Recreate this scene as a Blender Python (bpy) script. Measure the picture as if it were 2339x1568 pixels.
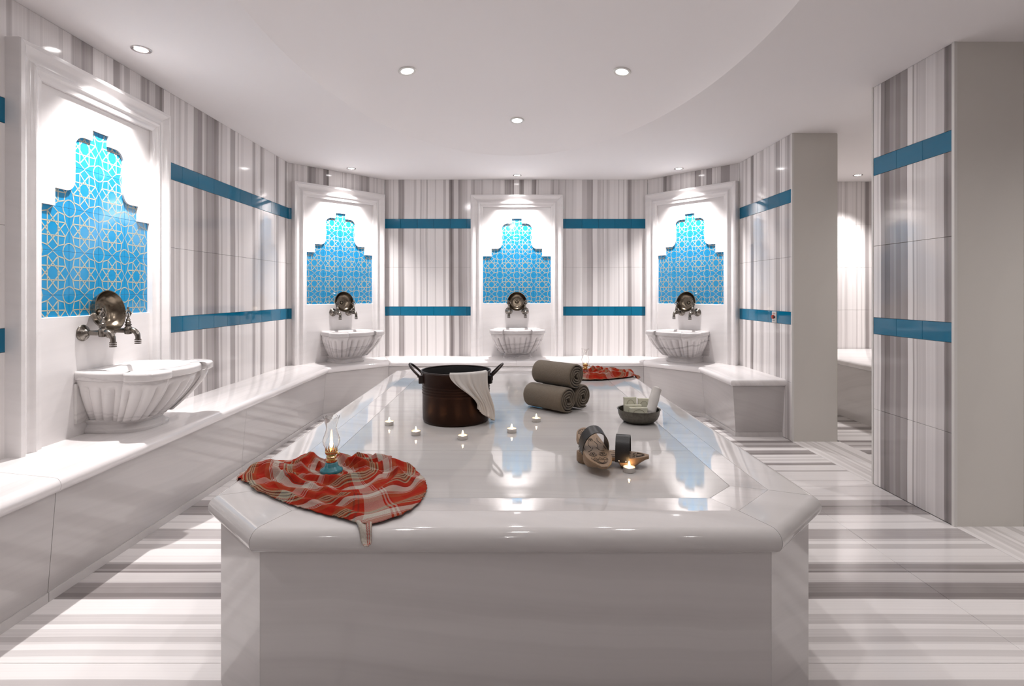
import bpy, bmesh, math, random
from mathutils import Vector, Matrix
random.seed(7)
PI = math.pi
S = bpy.context.scene
COL = S.collection
for o in list(bpy.data.objects):
    bpy.data.objects.remove(o)

# ------------------------------------------------------------------ camera, world, exposure
FPX, CX, CY, CAMZ = 1230.0, 1162.0, 670.0, 1.10
cd = bpy.data.cameras.new('camera'); cam = bpy.data.objects.new('camera', cd); COL.objects.link(cam)
cd.sensor_width = 36.0; cd.lens = 36.0 * FPX / 2339.0
cd.shift_x = (1169.5 - CX) / 2339.0; cd.shift_y = (CY - 784.0) / 2339.0
cd.clip_start = 0.02
cam.location = (0, 0, CAMZ); cam.rotation_euler = (PI / 2, 0, 0)
S.camera = cam
w = bpy.data.worlds.new('world'); S.world = w; w.use_nodes = True
w.node_tree.nodes['Background'].inputs[0].default_value = (1, 0.97, 0.96, 1)
w.node_tree.nodes['Background'].inputs[1].default_value = 0.3
S.view_settings.view_transform = 'Standard'; S.view_settings.look = 'None'
S.view_settings.gamma = 1.0; S.view_settings.use_curve_mapping = False
S.view_settings.exposure = 0.12
SPOT_W, DOWN_W = 142.0, 5.2
FILL_W = 14.0
WHITE_LIGHT = (1.0, 0.965, 0.955)

def at(px, py, z):
    Y = (CAMZ - z) * FPX / (py - CY)
    return Vector(((px - CX) / FPX * Y, Y, z))

# ------------------------------------------------------------------ main dimensions (metres)
CEIL = 2.285; BZ = 0.445
W = [(-2.0, -2.0), (-2.0, 4.89), (-1.298, 5.62), (1.453, 5.62), (2.10, 4.90), (2.10, 4.07)]
BAND = [(0.865, 0.96), (1.775, 1.875)]
PZ = 0.53

# ------------------------------------------------------------------ helpers
def link(o, parent=None):
    COL.objects.link(o)
    if parent is not None: o.parent = parent
    return o
def tag(o, label=None, cat=None, group=None, kind=None):
    if label: o['label'] = label
    if cat: o['category'] = cat
    if group: o['group'] = group
    if kind: o['kind'] = kind
    return o
def thing(name, loc, rz=0.0, label=None, cat=None, group=None):
    o = bpy.data.objects.new(name, None); o.empty_display_size = 0.05
    o.location = loc; o.rotation_euler = (0, 0, rz); link(o)
    return tag(o, label, cat, group)
def copy_tree(o, parent=None):
    c = o.copy(); COL.objects.link(c); c.parent = parent
    for ch in list(o.children): copy_tree(ch, c)
    return c

class MB:
    def __init__(self): self.v = []; self.f = []; self.mi = []; self.uv = {}
    def add(self, vs, fs, m=0):
        b = len(self.v); self.v += [tuple(p) for p in vs]
        for f in fs: self.f.append([b + i for i in f]); self.mi.append(m)
        return b
    def box(self, x0, x1, y0, y1, z0, z1, m=0):
        vs = [(x0,y0,z0),(x1,y0,z0),(x1,y1,z0),(x0,y1,z0),(x0,y0,z1),(x1,y0,z1),(x1,y1,z1),(x0,y1,z1)]
        self.add(vs, [(3,2,1,0),(4,5,6,7),(0,1,5,4),(1,2,6,5),(2,3,7,6),(3,0,4,7)], m); return self
    def loops(self, L, cap0=True, cap1=True, closed=True, m=0):
        n = len(L[0]); vs = [p for l in L for p in l]; fs = []
        for k in range(len(L) - 1):
            for i in range(n if closed else n - 1):
                j = (i + 1) % n
                fs.append((k*n+i, k*n+j, (k+1)*n+j, (k+1)*n+i))
        if cap0: fs.append(tuple(reversed(range(n))))
        if cap1: fs.append(tuple((len(L)-1)*n + i for i in range(n)))
        self.add(vs, fs, m); return self
    def lathe(self, prof, seg=32, c=(0,0,0), m=0, cap=True, scallop=None):
        L = []
        for r, z in prof:
            L.append([(c[0]+r*math.cos(2*PI*i/seg), c[1]+r*math.sin(2*PI*i/seg), c[2]+z) for i in range(seg)])
        return self.loops(L, cap, cap, True, m)
    def tube(self, pts, r, seg=8, m=0, closed=False):
        P = [Vector(p) for p in pts]; n = len(P); L = []
        up = Vector((0,0,1)); prev = None
        for i in range(n):
            if closed: t = P[(i+1)%n] - P[i-1]
            else: t = P[min(i+1,n-1)] - P[max(i-1,0)]
            t.normalize()
            if prev is None:
                a = t.orthogonal().normalized()
            else:
                a = prev - t * prev.dot(t)
                a = a.normalized() if a.length > 1e-6 else t.orthogonal().normalized()
            prev = a; b = t.cross(a)
            rr = r[i] if isinstance(r, (list, tuple)) else r
            L.append([tuple(P[i] + a*rr*math.cos(2*PI*k/seg) + b*rr*math.sin(2*PI*k/seg)) for k in range(seg)])
        if closed: L.append(L[0])
        return self.loops(L, not closed, not closed, True, m)
    def ball(self, c, r, seg=12, rings=8, m=0):
        rr = r if isinstance(r, (list, tuple)) else (r, r, r)
        L = []
        for k in range(rings + 1):
            a = -PI/2 + PI*k/rings; ca = max(math.cos(a), 0.02)
            L.append([(c[0]+rr[0]*ca*math.cos(2*PI*i/seg), c[1]+rr[1]*ca*math.sin(2*PI*i/seg), c[2]+rr[2]*math.sin(a)) for i in range(seg)])
        return self.loops(L, True, True, True, m)
    def grid(self, fn, nu, nv, m=0, uv=None):
        b = len(self.v)
        for j in range(nv + 1):
            for i in range(nu + 1):
                self.v.append(tuple(fn(i/nu, j/nv)))
                if uv: self.uv[len(self.v)-1] = uv(i/nu, j/nv)
        for j in range(nv):
            for i in range(nu):
                a = b + j*(nu+1) + i
                self.f.append([a, a+1, a+nu+2, a+nu+1]); self.mi.append(m)
        return self
    def xform(self, M):
        self.v = [tuple(M @ Vector(p)) for p in self.v]; return self
    def mesh(self, name, mats, smooth=False, angle=None, fix=True):
        me = bpy.data.meshes.new(name); me.from_pydata(self.v, [], self.f)
        if not isinstance(mats, (list, tuple)): mats = [mats]
        for mt in mats: me.materials.append(mt)
        for p, mi in zip(me.polygons, self.mi): p.material_index = mi
        if self.uv:
            ul = me.uv_layers.new(name='UVMap')
            for l in me.loops: ul.data[l.index].uv = self.uv.get(l.vertex_index, (0, 0))
        if fix:
            bm = bmesh.new(); bm.from_mesh(me); bmesh.ops.recalc_face_normals(bm, faces=bm.faces); bm.to_mesh(me); bm.free()
        if smooth:
            for p in me.polygons: p.use_smooth = True
            if angle is not None: me.set_sharp_from_angle(angle=math.radians(angle))
        me.update(); return me
    def obj(self, name, mats, parent=None, smooth=False, angle=None, fix=True):
        return link(bpy.data.objects.new(name, self.mesh(name, mats, smooth, angle, fix)), parent)

def offset_poly(P, d):
    """move every edge i (P[i]->P[i+1]) of a CCW polygon inwards by d (number or list)"""
    n = len(P); D = d if isinstance(d, (list, tuple)) else [d]*n; out = []
    for i in range(n):
        p0, p1, p2 = Vector(P[i-1]), Vector(P[i]), Vector(P[(i+1) % n])
        e0 = (p1-p0).normalized(); e1 = (p2-p1).normalized()
        n0 = Vector((-e0.y, e0.x)); n1 = Vector((-e1.y, e1.x))
        a = p0 + n0*D[i-1]; b = p1 + n1*D[i]
        den = e0.x*e1.y - e0.y*e1.x
        if abs(den) < 1e-6: out.append(tuple(p1 + n1*D[i])); continue
        t = ((b.x-a.x)*e1.y - (b.y-a.y)*e1.x)/den
        out.append(tuple(a + e0*t))
    return out
def ccw(P):
    a = sum(P[i-1][0]*P[i][1]-P[i][0]*P[i-1][1] for i in range(len(P)))
    return P if a > 0 else list(reversed(P))
def l3(P, z): return [(p[0], p[1], z) for p in P]
def nosed(poly, nose, ztop, th, k=6):
    r = th/2; L = []
    for i in range(k+1):
        a = -PI/2 + PI*i/k
        ins = r*(1-math.cos(a))
        L.append(l3(offset_poly(poly, [ins if q else 0.0 for q in nose]), ztop - r + r*math.sin(a)))
    return MB().loops(L)
def slab_poly(poly, z0, z1, bev=0.002):
    return MB().loops([l3(poly, z0), l3(poly, z1-bev), l3(offset_poly(poly, bev), z1)])
def lerp(a, b, t): return tuple(x + (y-x)*t for x, y in zip(a, b))
def clipY(P, y0, y1):
    def half(P, f, y):
        out = []
        for i in range(len(P)):
            a, b = P[i-1], P[i]; ia, ib = f(a), f(b)
            if ia != ib:
                t = (y-a[1])/(b[1]-a[1]); out.append((a[0]+(b[0]-a[0])*t, y))
            if ib: out.append(b)
        return out
    return half(half(P, lambda p: p[1] >= y0, y0), lambda p: p[1] <= y1, y1)
def smoothstep(a, b, x):
    t = min(max((x-a)/(b-a), 0), 1); return t*t*(3-2*t)

# ------------------------------------------------------------------ materials
def lin(r, g, b):
    f = lambda c: c/12.92 if c <= 0.04045 else ((c+0.055)/1.055)**2.4
    return (f(r/255), f(g/255), f(b/255), 1)
class NT:
    def __init__(s, name):
        s.m = bpy.data.materials.new(name); s.m.use_nodes = True; s.t = s.m.node_tree; s.n = s.t.nodes
        s.b = s.n['Principled BSDF']
    def node(s, typ, **kw):
        nd = s.n.new(typ)
        for k, v in kw.items(): setattr(nd, k, v)
        return nd
    def put(s, sock, v):
        if isinstance(v, bpy.types.NodeSocket): s.t.links.new(v, sock)
        else: sock.default_value = v
    def math(s, op, a, b=None, c=None, clamp=False):
        nd = s.node('ShaderNodeMath', operation=op); nd.use_clamp = clamp
        s.put(nd.inputs[0], a)
        if b is not None: s.put(nd.inputs[1], b)
        if c is not None: s.put(nd.inputs[2], c)
        return nd.outputs[0]
    def vmath(s, op, a, b):
        nd = s.node('ShaderNodeVectorMath', operation=op); s.put(nd.inputs[0], a); s.put(nd.inputs[1], b)
        return nd.outputs['Value'] if op == 'DOT_PRODUCT' else nd.outputs[0]
    def coord(s, kind='Object'): return s.node('ShaderNodeTexCoord').outputs[kind]
    def noise(s, vec=None, scale=5, detail=2, rough=0.5, dim='3D', wv=None):
        nd = s.node('ShaderNodeTexNoise', noise_dimensions=dim)
        if vec is not None: s.put(nd.inputs['Vector'], vec)
        if wv is not None: s.put(nd.inputs['W'], wv)
        nd.inputs['Scale'].default_value = scale; nd.inputs['Detail'].default_value = detail
        nd.inputs['Roughness'].default_value = rough
        return nd.outputs[0]
    def vor1(s, wv, scale):
        nd = s.node('ShaderNodeTexVoronoi', voronoi_dimensions='1D'); s.put(nd.inputs['W'], wv)
        nd.inputs['Scale'].default_value = scale
        sp = s.node('ShaderNodeSeparateColor'); s.t.links.new(nd.outputs['Color'], sp.inputs[0])
        return sp.outputs[0]
    def ramp(s, fac, stops, interp='LINEAR'):
        nd = s.node('ShaderNodeValToRGB'); cr = nd.color_ramp; cr.interpolation = interp
        while len(cr.elements) < len(stops): cr.elements.new(0.5)
        for e, (p, c) in zip(cr.elements, stops):
            e.position = p; e.color = c if isinstance(c, (tuple, list)) else (c, c, c, 1)
        s.put(nd.inputs[0], fac); return nd.outputs[0]
    def mix(s, fac, a, b, typ='MIX'):
        nd = s.node('ShaderNodeMix', data_type='RGBA', blend_type=typ)
        s.put(nd.inputs[0], fac); s.put(nd.inputs[6], a); s.put(nd.inputs[7], b); return nd.outputs[2]
    def bump(s, h, strength=0.2, dist=0.001):
        nd = s.node('ShaderNodeBump'); nd.inputs['Strength'].default_value = strength; nd.inputs['Distance'].default_value = dist
        s.put(nd.inputs['Height'], h); s.t.links.new(nd.outputs[0], s.b.inputs['Normal'])
    def fin(s, color=None, rough=0.5, metal=0.0, spec=0.5, **kw):
        if color is not None: s.put(s.b.inputs['Base Color'], color)
        s.put(s.b.inputs['Roughness'], rough); s.b.inputs['Metallic'].default_value = metal
        s.b.inputs['Specular IOR Level'].default_value = spec
        for k, v in kw.items(): s.put(s.b.inputs[k.replace('_', ' ')], v)
        return s.m

LIGHT_ST = (0.87, 0.835, 0.825, 1); MID_ST = (0.44, 0.405, 0.40, 1); DARK_ST = (0.20, 0.175, 0.172, 1)
def striped(name, vary, off=0.0, sc=17.0, rough=0.10, spec=0.5, dk=1.12):
    t = NT(name); co = t.coord()
    d = t.vmath('DOT_PRODUCT', co, vary)
    wob = t.noise(co, 0.9, 2)
    x = t.math('ADD', t.math('MULTIPLY_ADD', wob, 0.03, off), d)
    warp = t.noise(dim='1D', wv=x, scale=4.0, detail=1)
    xw = t.math('MULTIPLY_ADD', warp, 0.12, x)
    v1 = t.vor1(xw, sc); v2 = t.vor1(xw, sc*3.3); v3 = t.noise(dim='1D', wv=x, scale=sc*9, detail=4, rough=0.65)
    big = t.noise(dim='1D', wv=x, scale=2.2, detail=1)
    a = t.ramp(v1, [(0.0, 0.0), (0.54, 0.02), (0.59, 0.22), (0.70, 0.28), (0.74, 0.75), (0.90, 0.85), (1.0, 1.15)])
    b = t.ramp(v2, [(0.0, 0.0), (0.66, 0.0), (0.74, 0.35), (1.0, 0.75)])
    c = t.ramp(v3, [(0.35, 0.0), (0.75, 0.30)])
    f = t.math('ADD', t.math('MULTIPLY', a, 0.62*dk), t.math('MULTIPLY', b, 0.40*dk))
    f = t.math('ADD', f, t.math('MULTIPLY', c, 0.42))
    f = t.math('MULTIPLY', f, t.math('MULTIPLY_ADD', big, 1.1, 0.30))
    f = t.math('MULTIPLY', f, t.math('MULTIPLY_ADD', t.noise(co, 3.0, 3), 0.45, 0.78), clamp=True)
    col = t.ramp(f, [(0.0, LIGHT_ST), (0.5, MID_ST), (1.0, DARK_ST)])
    return t.fin(col, rough, spec=spec)
def soft(name, vary, off=0.0, sc=7.0, rough=0.09, amt=1.0, base=(0.74, 0.71, 0.70, 1), dark=(0.40, 0.375, 0.37, 1), spec=0.5):
    t = NT(name); co = t.coord()
    d = t.math('ADD', t.vmath('DOT_PRODUCT', co, vary), off)
    wob = t.noise(co, 1.3, 3, 0.6)
    x = t.math('MULTIPLY_ADD', wob, 0.10, d)
    n1 = t.noise(dim='1D', wv=x, scale=sc, detail=2, rough=0.6)
    n2 = t.noise(dim='1D', wv=x, scale=sc*6, detail=3, rough=0.6)
    a = t.ramp(n1, [(0.48, 0.0), (0.62, 0.45), (0.72, 0.55), (0.85, 0.9)])
    b = t.ramp(n2, [(0.45, 0.0), (0.80, 0.5)])
    f = t.math('ADD', t.math('MULTIPLY', a, 0.6*amt), t.math('MULTIPLY', b, 0.45*amt))
    f = t.math('MULTIPLY', f, t.math('MULTIPLY_ADD', t.noise(co, 4.0, 3), 0.9, 0.5), clamp=True)
    return t.fin(t.mix(f, base, dark), rough, spec=spec)
M = {}
M['wallL'] = striped('striped marble side', (1,0,0), 3.1)
M['wallB'] = striped('striped marble back', (1,0,0), 11.3)
M['wallBL'] = striped('striped marble corner a', (1,0,0), 21.7)
M['wallBR'] = striped('striped marble corner b', (1,0,0), 35.2)
M['wallR'] = striped('striped marble right', (1,0,0), 47.9, sc=15)
M['wallP'] = striped('striped marble pillar', (1,0,0), 66.1, sc=15, dk=1.7)
M['floor'] = striped('striped marble floor', (0,1,0), 5.0, sc=12, rough=0.14, dk=1.35)
M['thresh'] = striped('striped marble threshold', (1,0,0), 8.0, sc=12, rough=0.14)
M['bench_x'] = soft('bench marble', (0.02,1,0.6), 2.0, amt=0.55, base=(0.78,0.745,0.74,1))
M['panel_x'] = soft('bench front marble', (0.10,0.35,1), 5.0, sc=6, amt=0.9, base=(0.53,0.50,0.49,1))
M['plat_x'] = soft('platform marble', (0.03,1,1), 9.0, sc=5, rough=0.05, amt=1.0, base=(0.49,0.472,0.46,1), spec=0.22)
M['plat_b'] = soft('platform border marble', (0.25,0.6,1), 15.0, sc=4, rough=0.06, amt=0.5, base=(0.63,0.605,0.595,1))
M['plat_strip'] = soft('platform inlay marble', (0.25,1,0.3), 19.0, sc=5, rough=0.04, amt=0.9, base=(0.60,0.57,0.56,1))
M['plat_f'] = soft('platform front marble', (0.05,0.3,1), 26.2, sc=4.0, rough=0.10, amt=0.75, base=(0.66,0.63,0.62,1))
M['niche'] = soft('white niche marble', (0.12,0.2,1), 1.0, sc=5, rough=0.16, amt=0.20, base=(0.82,0.79,0.785,1))
M['cream'] = soft('cream stone', (1,0.2,0.05), 3.0, sc=5, rough=0.35, amt=0.15, base=(0.66,0.63,0.585,1))
M['trim'] = soft('corner trim stone', (1,0.2,0.1), 6.0, rough=0.3, amt=0.1, base=(0.70,0.68,0.65,1))
M['paint'] = NT('ceiling paint'); t = M['paint']; t.bump(t.noise(t.coord(), 40, 3), 0.03, 0.002); M['paint'] = t.fin((0.87,0.835,0.83,1), 0.75, spec=0.2)
M['grout'] = NT('grout').fin((0.42,0.40,0.385,1), 0.8)
def tile_mat(name, c, rough=0.07, v=0.10):
    t = NT(name); r = t.node('ShaderNodeObjectInfo').outputs['Random']
    n = t.noise(t.coord(), 9, 2)
    f = t.math('ADD', t.math('MULTIPLY', r, v), t.math('MULTIPLY', n, 0.12))
    dk = tuple(x*0.68 for x in c[:3]) + (1,)
    return t.fin(t.mix(f, c, dk), rough, spec=0.55)
M['blue'] = tile_mat('turquoise glaze', (0.016, 0.265, 0.53, 1))
M['band'] = tile_mat('blue band glaze', (0.002, 0.165, 0.30, 1), 0.06, 0.5)
M['tline'] = NT('cream glaze line').fin((0.46,0.46,0.36,1), 0.2)
def veined(name, off):
    t = NT(name); co = t.coord()
    nz = t.noise(co, 5, 4, 0.6)
    zz = t.vmath('DOT_PRODUCT', co, (0.12, 0.10, 1))
    x = t.math('ADD', t.math('MULTIPLY_ADD', nz, 0.10, zz), off)
    n1 = t.noise(dim='1D', wv=x, scale=11, detail=3, rough=0.7)
    f = t.ramp(n1, [(0.5, 0.0), (0.60, 0.25), (0.66, 0.75), (0.70, 0.3), (0.85, 0.6)])
    f = t.math('MULTIPLY', f, t.math('MULTIPLY_ADD', t.noise(co, 7, 3), 1.2, 0.1), clamp=True)
    return t.fin(t.mix(f, (0.74,0.71,0.70,1) if off < 1 else (0.62,0.59,0.585,1), (0.20,0.175,0.18,1)), 0.16)
M['basin'] = [veined('basin marble %d' % i, 1.7*i) for i in range(4)]
def brass_mat():
    t = NT('antique brass'); n = t.noise(t.coord(), 60, 3)
    return t.fin(t.mix(n, (0.10,0.088,0.075,1), (0.34,0.31,0.275,1)), t.math('MULTIPLY_ADD', n, 0.2, 0.16), 1.0)
M['brass'] = brass_mat()
t = NT('hammered bowl metal'); n = t.noise(t.coord(), 45, 3); t.bump(n, 0.35, 0.002)
M['tas'] = t.fin(t.mix(n, (0.07,0.056,0.042,1), (0.30,0.25,0.19,1)), 0.22, 1.0)
t = NT('pewter'); n = t.noise(t.coord(), 90, 3); t.bump(n, 0.3, 0.001)
M['pewter'] = t.fin(t.mix(n, (0.07,0.065,0.055,1), (0.22,0.205,0.175,1)), 0.38, 1.0)
t = NT('dark copper'); co = t.coord(); n = t.noise(co, 6, 4); n2 = t.noise(co, 120, 2)
M['copper'] = t.fin(t.mix(n, (0.009,0.004,0.003,1), (0.042,0.015,0.007,1)), t.math('MULTIPLY_ADD', n2, 0.15, 0.33), 0.75)
M['pot_in'] = NT('black pot inside').fin((0.006,0.005,0.005,1), 0.6)
M['pot_rim'] = NT('dark rim metal').fin((0.05,0.04,0.038,1), 0.35, 0.9)
t = NT('brown towel'); co = t.coord(); n = t.noise(co, 420, 2); t.bump(n, 0.9, 0.004)
M['towel'] = t.fin(t.mix(n, (0.105,0.082,0.057,1), (0.24,0.195,0.145,1)), 0.95, spec=0.1, Sheen_Weight=0.3)
t = NT('white cotton'); t.bump(t.noise(t.coord(), 350, 2), 0.3, 0.001)
M['cotton'] = t.fin((0.60,0.575,0.55,1), 0.9, spec=0.1)
def plaid():
    t = NT('plaid weave'); uv = t.coord('UV')
    sp = t.node('ShaderNodeSeparateXYZ'); t.t.links.new(uv, sp.inputs[0])
    red = (0.36,0.014,0.004,1); rust = (0.34,0.055,0.02,1); cr = (0.50,0.46,0.40,1); bk = (0.03,0.025,0.02,1); gr = (0.34,0.30,0.19,1)
    st = [(0.0,cr),(0.13,red),(0.145,cr),(0.16,red),(0.175,cr),(0.19,rust),(0.30,red),(0.52,rust),(0.60,gr),
          (0.63,bk),(0.65,gr),(0.68,bk),(0.70,gr),(0.74,rust),(0.77,bk),(0.79,gr),(0.83,red),(0.93,bk),(0.945,red),(0.965,cr)]
    U = t.ramp(t.math('FRACT', t.math('MULTIPLY', sp.outputs[0], 8.5)), st, 'CONSTANT')
    st2 = [(0.0,cr),(0.20,red),(0.22,cr),(0.24,red),(0.26,cr),(0.28,red),(0.30,rust),(0.45,red),(0.80,rust),(0.90,bk),(0.915,red),(0.94,bk),(0.955,red)]
    V = t.ramp(t.math('FRACT', t.math('MULTIPLY', sp.outputs[1], 8.0)), st2, 'CONSTANT')
    wv = t.node('ShaderNodeTexChecker'); t.t.links.new(uv, wv.inputs[0]); wv.inputs['Scale'].default_value = 900
    f = t.math('MULTIPLY_ADD', wv.outputs['Fac'], 0.5, 0.10)
    n = t.noise(uv, 600, 2); t.bump(n, 0.7, 0.0015)
    c = t.mix(f, U, V); c = t.mix(t.math('MULTIPLY', n, 0.5), c, (0.05,0.02,0.015,1))
    return t.fin(c, 0.95, spec=0.08)
M['plaid'] = plaid()
def glass(name, c, rough=0.02):
    t = NT(name); return t.fin(c, rough, Transmission_Weight=1.0, IOR=1.45)
M['glass'] = glass('clear chimney glass', (0.97,0.97,0.96,1))
M['teal'] = NT('turquoise lamp glass').fin((0.01,0.20,0.25,1), 0.05, spec=0.7, Coat_Weight=0.6)
M['ruby'] = NT('ruby lamp glass').fin((0.17,0.02,0.012,1), 0.05, spec=0.7, Coat_Weight=0.6)
M['gold'] = NT('polished brass').fin((0.80,0.60,0.30,1), 0.18, 1.0)
def emit(name, c, st):
    t = NT(name); t.put(t.b.inputs['Emission Color'], c); t.b.inputs['Emission Strength'].default_value = st
    return t.fin((1,1,1,1), 0.4)
M['flame'] = emit('candle flame', (1.0,0.60,0.27,1), 75)
M['bulb'] = emit('lamp lens', WHITE_LIGHT + (1,), 22)
M['chrome'] = NT('brushed chrome').fin((0.62,0.59,0.58,1), 0.25, 1.0)
M['alu'] = NT('tea light aluminium').fin((0.66,0.63,0.60,1), 0.28, 1.0)
M['wax'] = NT('white wax').fin((0.82,0.74,0.66,1), 0.5, Subsurface_Weight=0.3, Subsurface_Radius=(0.01,0.006,0.004))
M['wick'] = NT('wick').fin((0.05,0.04,0.03,1), 0.9)
t = NT('carved wood'); co = t.coord(); g = t.vmath('MULTIPLY', co, (6, 60, 60)); n = t.noise(g, 3, 4, 0.6)
M['wood'] = t.fin(t.mix(n, (0.15,0.092,0.052,1), (0.30,0.195,0.115,1)), 0.55)
M['carve'] = NT('burnt carving').fin((0.022,0.014,0.010,1), 0.8)
t = NT('black leather'); t.bump(t.noise(t.coord(), 300, 3), 0.3, 0.001)
M['leather'] = t.fin((0.007,0.0055,0.005,1), 0.42)
M['soap'] = NT('cream soap').fin((0.58,0.57,0.46,1), 0.5, Subsurface_Weight=0.15, Subsurface_Radius=(0.01,0.008,0.005))
M['soapg'] = NT('soap groove').fin((0.36,0.345,0.26,1), 0.7)
M['plate'] = NT('switch plate').fin((0.62,0.60,0.58,1), 0.35)
M['redp'] = NT('red plastic').fin((0.42,0.035,0.01,1), 0.3)
M['blackp'] = NT('black plastic').fin((0.02,0.016,0.02,1), 0.4)

# ------------------------------------------------------------------ room shell
def wall_obj(name, p, q, mat, cols, rows=None, th=0.10, bands=True, z1=CEIL):
    """wall from p to q with the room on its left; local x along, y into the room"""
    d = Vector(q) - Vector(p); Ln = d.length
    b = MB().box(0, Ln, -th, -0.012, 0, z1)
    o = b.obj(name, M['grout']); o.location = (p[0], p[1], 0); o.rotation_euler = (0, 0, math.atan2(d.y, d.x))
    tag(o, kind='structure')
    rows = rows or [(0, 0.435), (0.435, BAND[0][0]), (BAND[0][1], 1.37), (1.37, BAND[1][0]), (BAND[1][1], z1)]
    cs = [c for c in cols if 0 < c < Ln]; cs = [0] + cs + [Ln]
    for (a, c) in zip(cs[:-1], cs[1:]):
        for (za, zb) in rows:
            panel_box(a+0.0004, c-0.0004, za+0.0006, zb-0.0006, 0.0).obj('slab', mat, o)
    if bands:
        for (za, zb) in BAND:
            n = max(1, round(Ln/0.176)); 
            for k in range(n):
                a, c = Ln*k/n, Ln*(k+1)/n
                panel_box(a+0.0007, c-0.0007, za+0.0008, zb-0.0008, 0.0005).obj('band_tile', M['band'], o)
    return o
def panel_box(x0, x1, z0, z1, yf, th=0.012, b=0.0012):
    L = []
    for (y, i) in ((yf-th, 0), (yf-b, 0), (yf, b)):
        L.append([(x0+i, y, z0+i), (x1-i, y, z0+i), (x1-i, y, z1-i), (x0+i, y, z1-i)])
    return MB().loops(L)
# the room lies to the left of each directed line (local +y)
wl = wall_obj('wall_left', W[1], W[0], M['wallL'], [0.60, 1.19, 1.77, 2.37, 2.95])
wbl = wall_obj('wall_back_left', W[2], W[1], M['wallBL'], [0.50])
wb = wall_obj('wall_back', W[3], W[2], M['wallB'], [0.46, 0.92, 1.38, 1.84, 2.30])
wbr = wall_obj('wall_back_right', W[4], W[3], M['wallBR'], [0.49])
wr = wall_obj('wall_right', (2.10, 4.0), (2.10, 4.90), M['wallR'], [0.48], th=0.33)
wp = wall_obj('wall_pillar', (2.10, 2.55), (2.10, 3.10), M['wallP'], [], th=0.325)
PLAIN = [(0.0, CEIL)]
def plain_wall(name, p, q, mat, rows=PLAIN, cols=(), th=0.05):
    return wall_obj(name, p, q, mat, list(cols), list(rows), th, bands=False)
def face_piece(parent, name, x0, x1, y0, y1, mat):
    return MB().box(x0, x1, y0, y1, 0.0, CEIL).obj(name, mat, parent)
# cream end faces of the two wall stubs (in the stub's own frame: x along +Y, y towards -X)
for st, ln, th in ((wr, 0.90, 0.33), (wp, 0.55, 0.325)):
    face_piece(st, 'end_face', -0.014, -0.0005, -th, -0.010, M['cream'])
    face_piece(st, 'corner_trim', -0.016, 0.0, -0.012, 0.003, M['trim'])
    face_piece(st, 'corner_trim', ln-0.001, ln+0.012, -0.012, 0.003, M['trim'])
    face_piece(st, 'back_face', 0.0, ln, -th-0.012, -th, M['cream'])
    face_piece(st, 'end_face', ln, ln+0.012, -th, -0.012, M['cream'])
TROWS = [(k*0.45+0.04 if k else 0, min((k+1)*0.45+0.04, CEIL)) for k in range(5)]
plain_wall('wall_annex_front', (2.440, 2.552), (4.6, 2.552), M['cream'], TROWS, [0.6, 1.2, 1.8]).rotation_euler = (0, 0, 0)
bpy.data.objects['wall_annex_front'].location = (4.6, 2.552, 0); bpy.data.objects['wall_annex_front'].rotation_euler = (0, 0, PI)
wab = plain_wall('wall_annex_back', (4.0, 5.72), (2.2, 5.72), M['wallB'], [(0,0.92),(0.92,1.37),(1.37,1.83),(1.83,CEIL)], [0.30, 0.62])
plain_wall('wall_annex_right', (4.0, 2.6), (4.0, 5.72), M['wallR'], [(0,1.37),(1.37,CEIL)], [0.6,1.2,1.8,2.4])
plain_wall('wall_rear', (-2.0, -2.0), (4.6, -2.0), M['wallB'], [(0,1.37),(1.37,CEIL)], [0.6*k for k in range(1, 11)])
plain_wall('wall_side_right', (4.6, -2.0), (4.6, 2.5), M['wallR'], [(0,1.37),(1.37,CEIL)], [0.6*k for k in range(1, 8)])
MB().box(2.12, 2.43, 4.90, 5.70, 0, CEIL).obj('wall_annex_left', M['cream'])
tag(bpy.data.objects['wall_annex_left'], kind='structure')

# floor: one bed, slabs as pieces
fl = MB().box(-2.1, 4.7, -2.1, 5.8, -0.08, -0.012).obj('floor', M['grout']); tag(fl, kind='structure')
def floor_slab(x0, x1, y0, y1, mat, g=0.0009, name='slab'):
    P = [(x0+g, y0+g), (x1-g, y0+g), (x1-g, y1-g), (x0+g, y1-g)]
    return slab_poly(P, -0.012, 0.0, 0.0008).obj(name, mat, fl)
ys = [-2.0, -1.1, -0.2, 0.7, 1.6, 2.5, 3.4, 4.3, 5.7]
for x0, x1 in ((-2.05, -0.55), (-0.55, 0.52), (0.52, 1.58), (1.58, 2.0995)):
    for y0, y1 in zip(ys[:-1], ys[1:]): floor_slab(x0, x1, y0, y1, M['floor'])
for x0, x1 in ((2.1005, 2.28), (2.28, 2.455)):
    for y0, y1 in ((-2.0, -0.5), (-0.5, 1.0), (1.0, 2.54), (3.115, 3.99)): floor_slab(x0, x1, y0, y1, M['thresh'])
for x0, x1 in ((2.455, 3.3), (3.3, 4.6)):
    for y0, y1 in zip(ys[:-1], ys[1:]): floor_slab(x0, x1, y0, y1, M['floor'])

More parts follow.
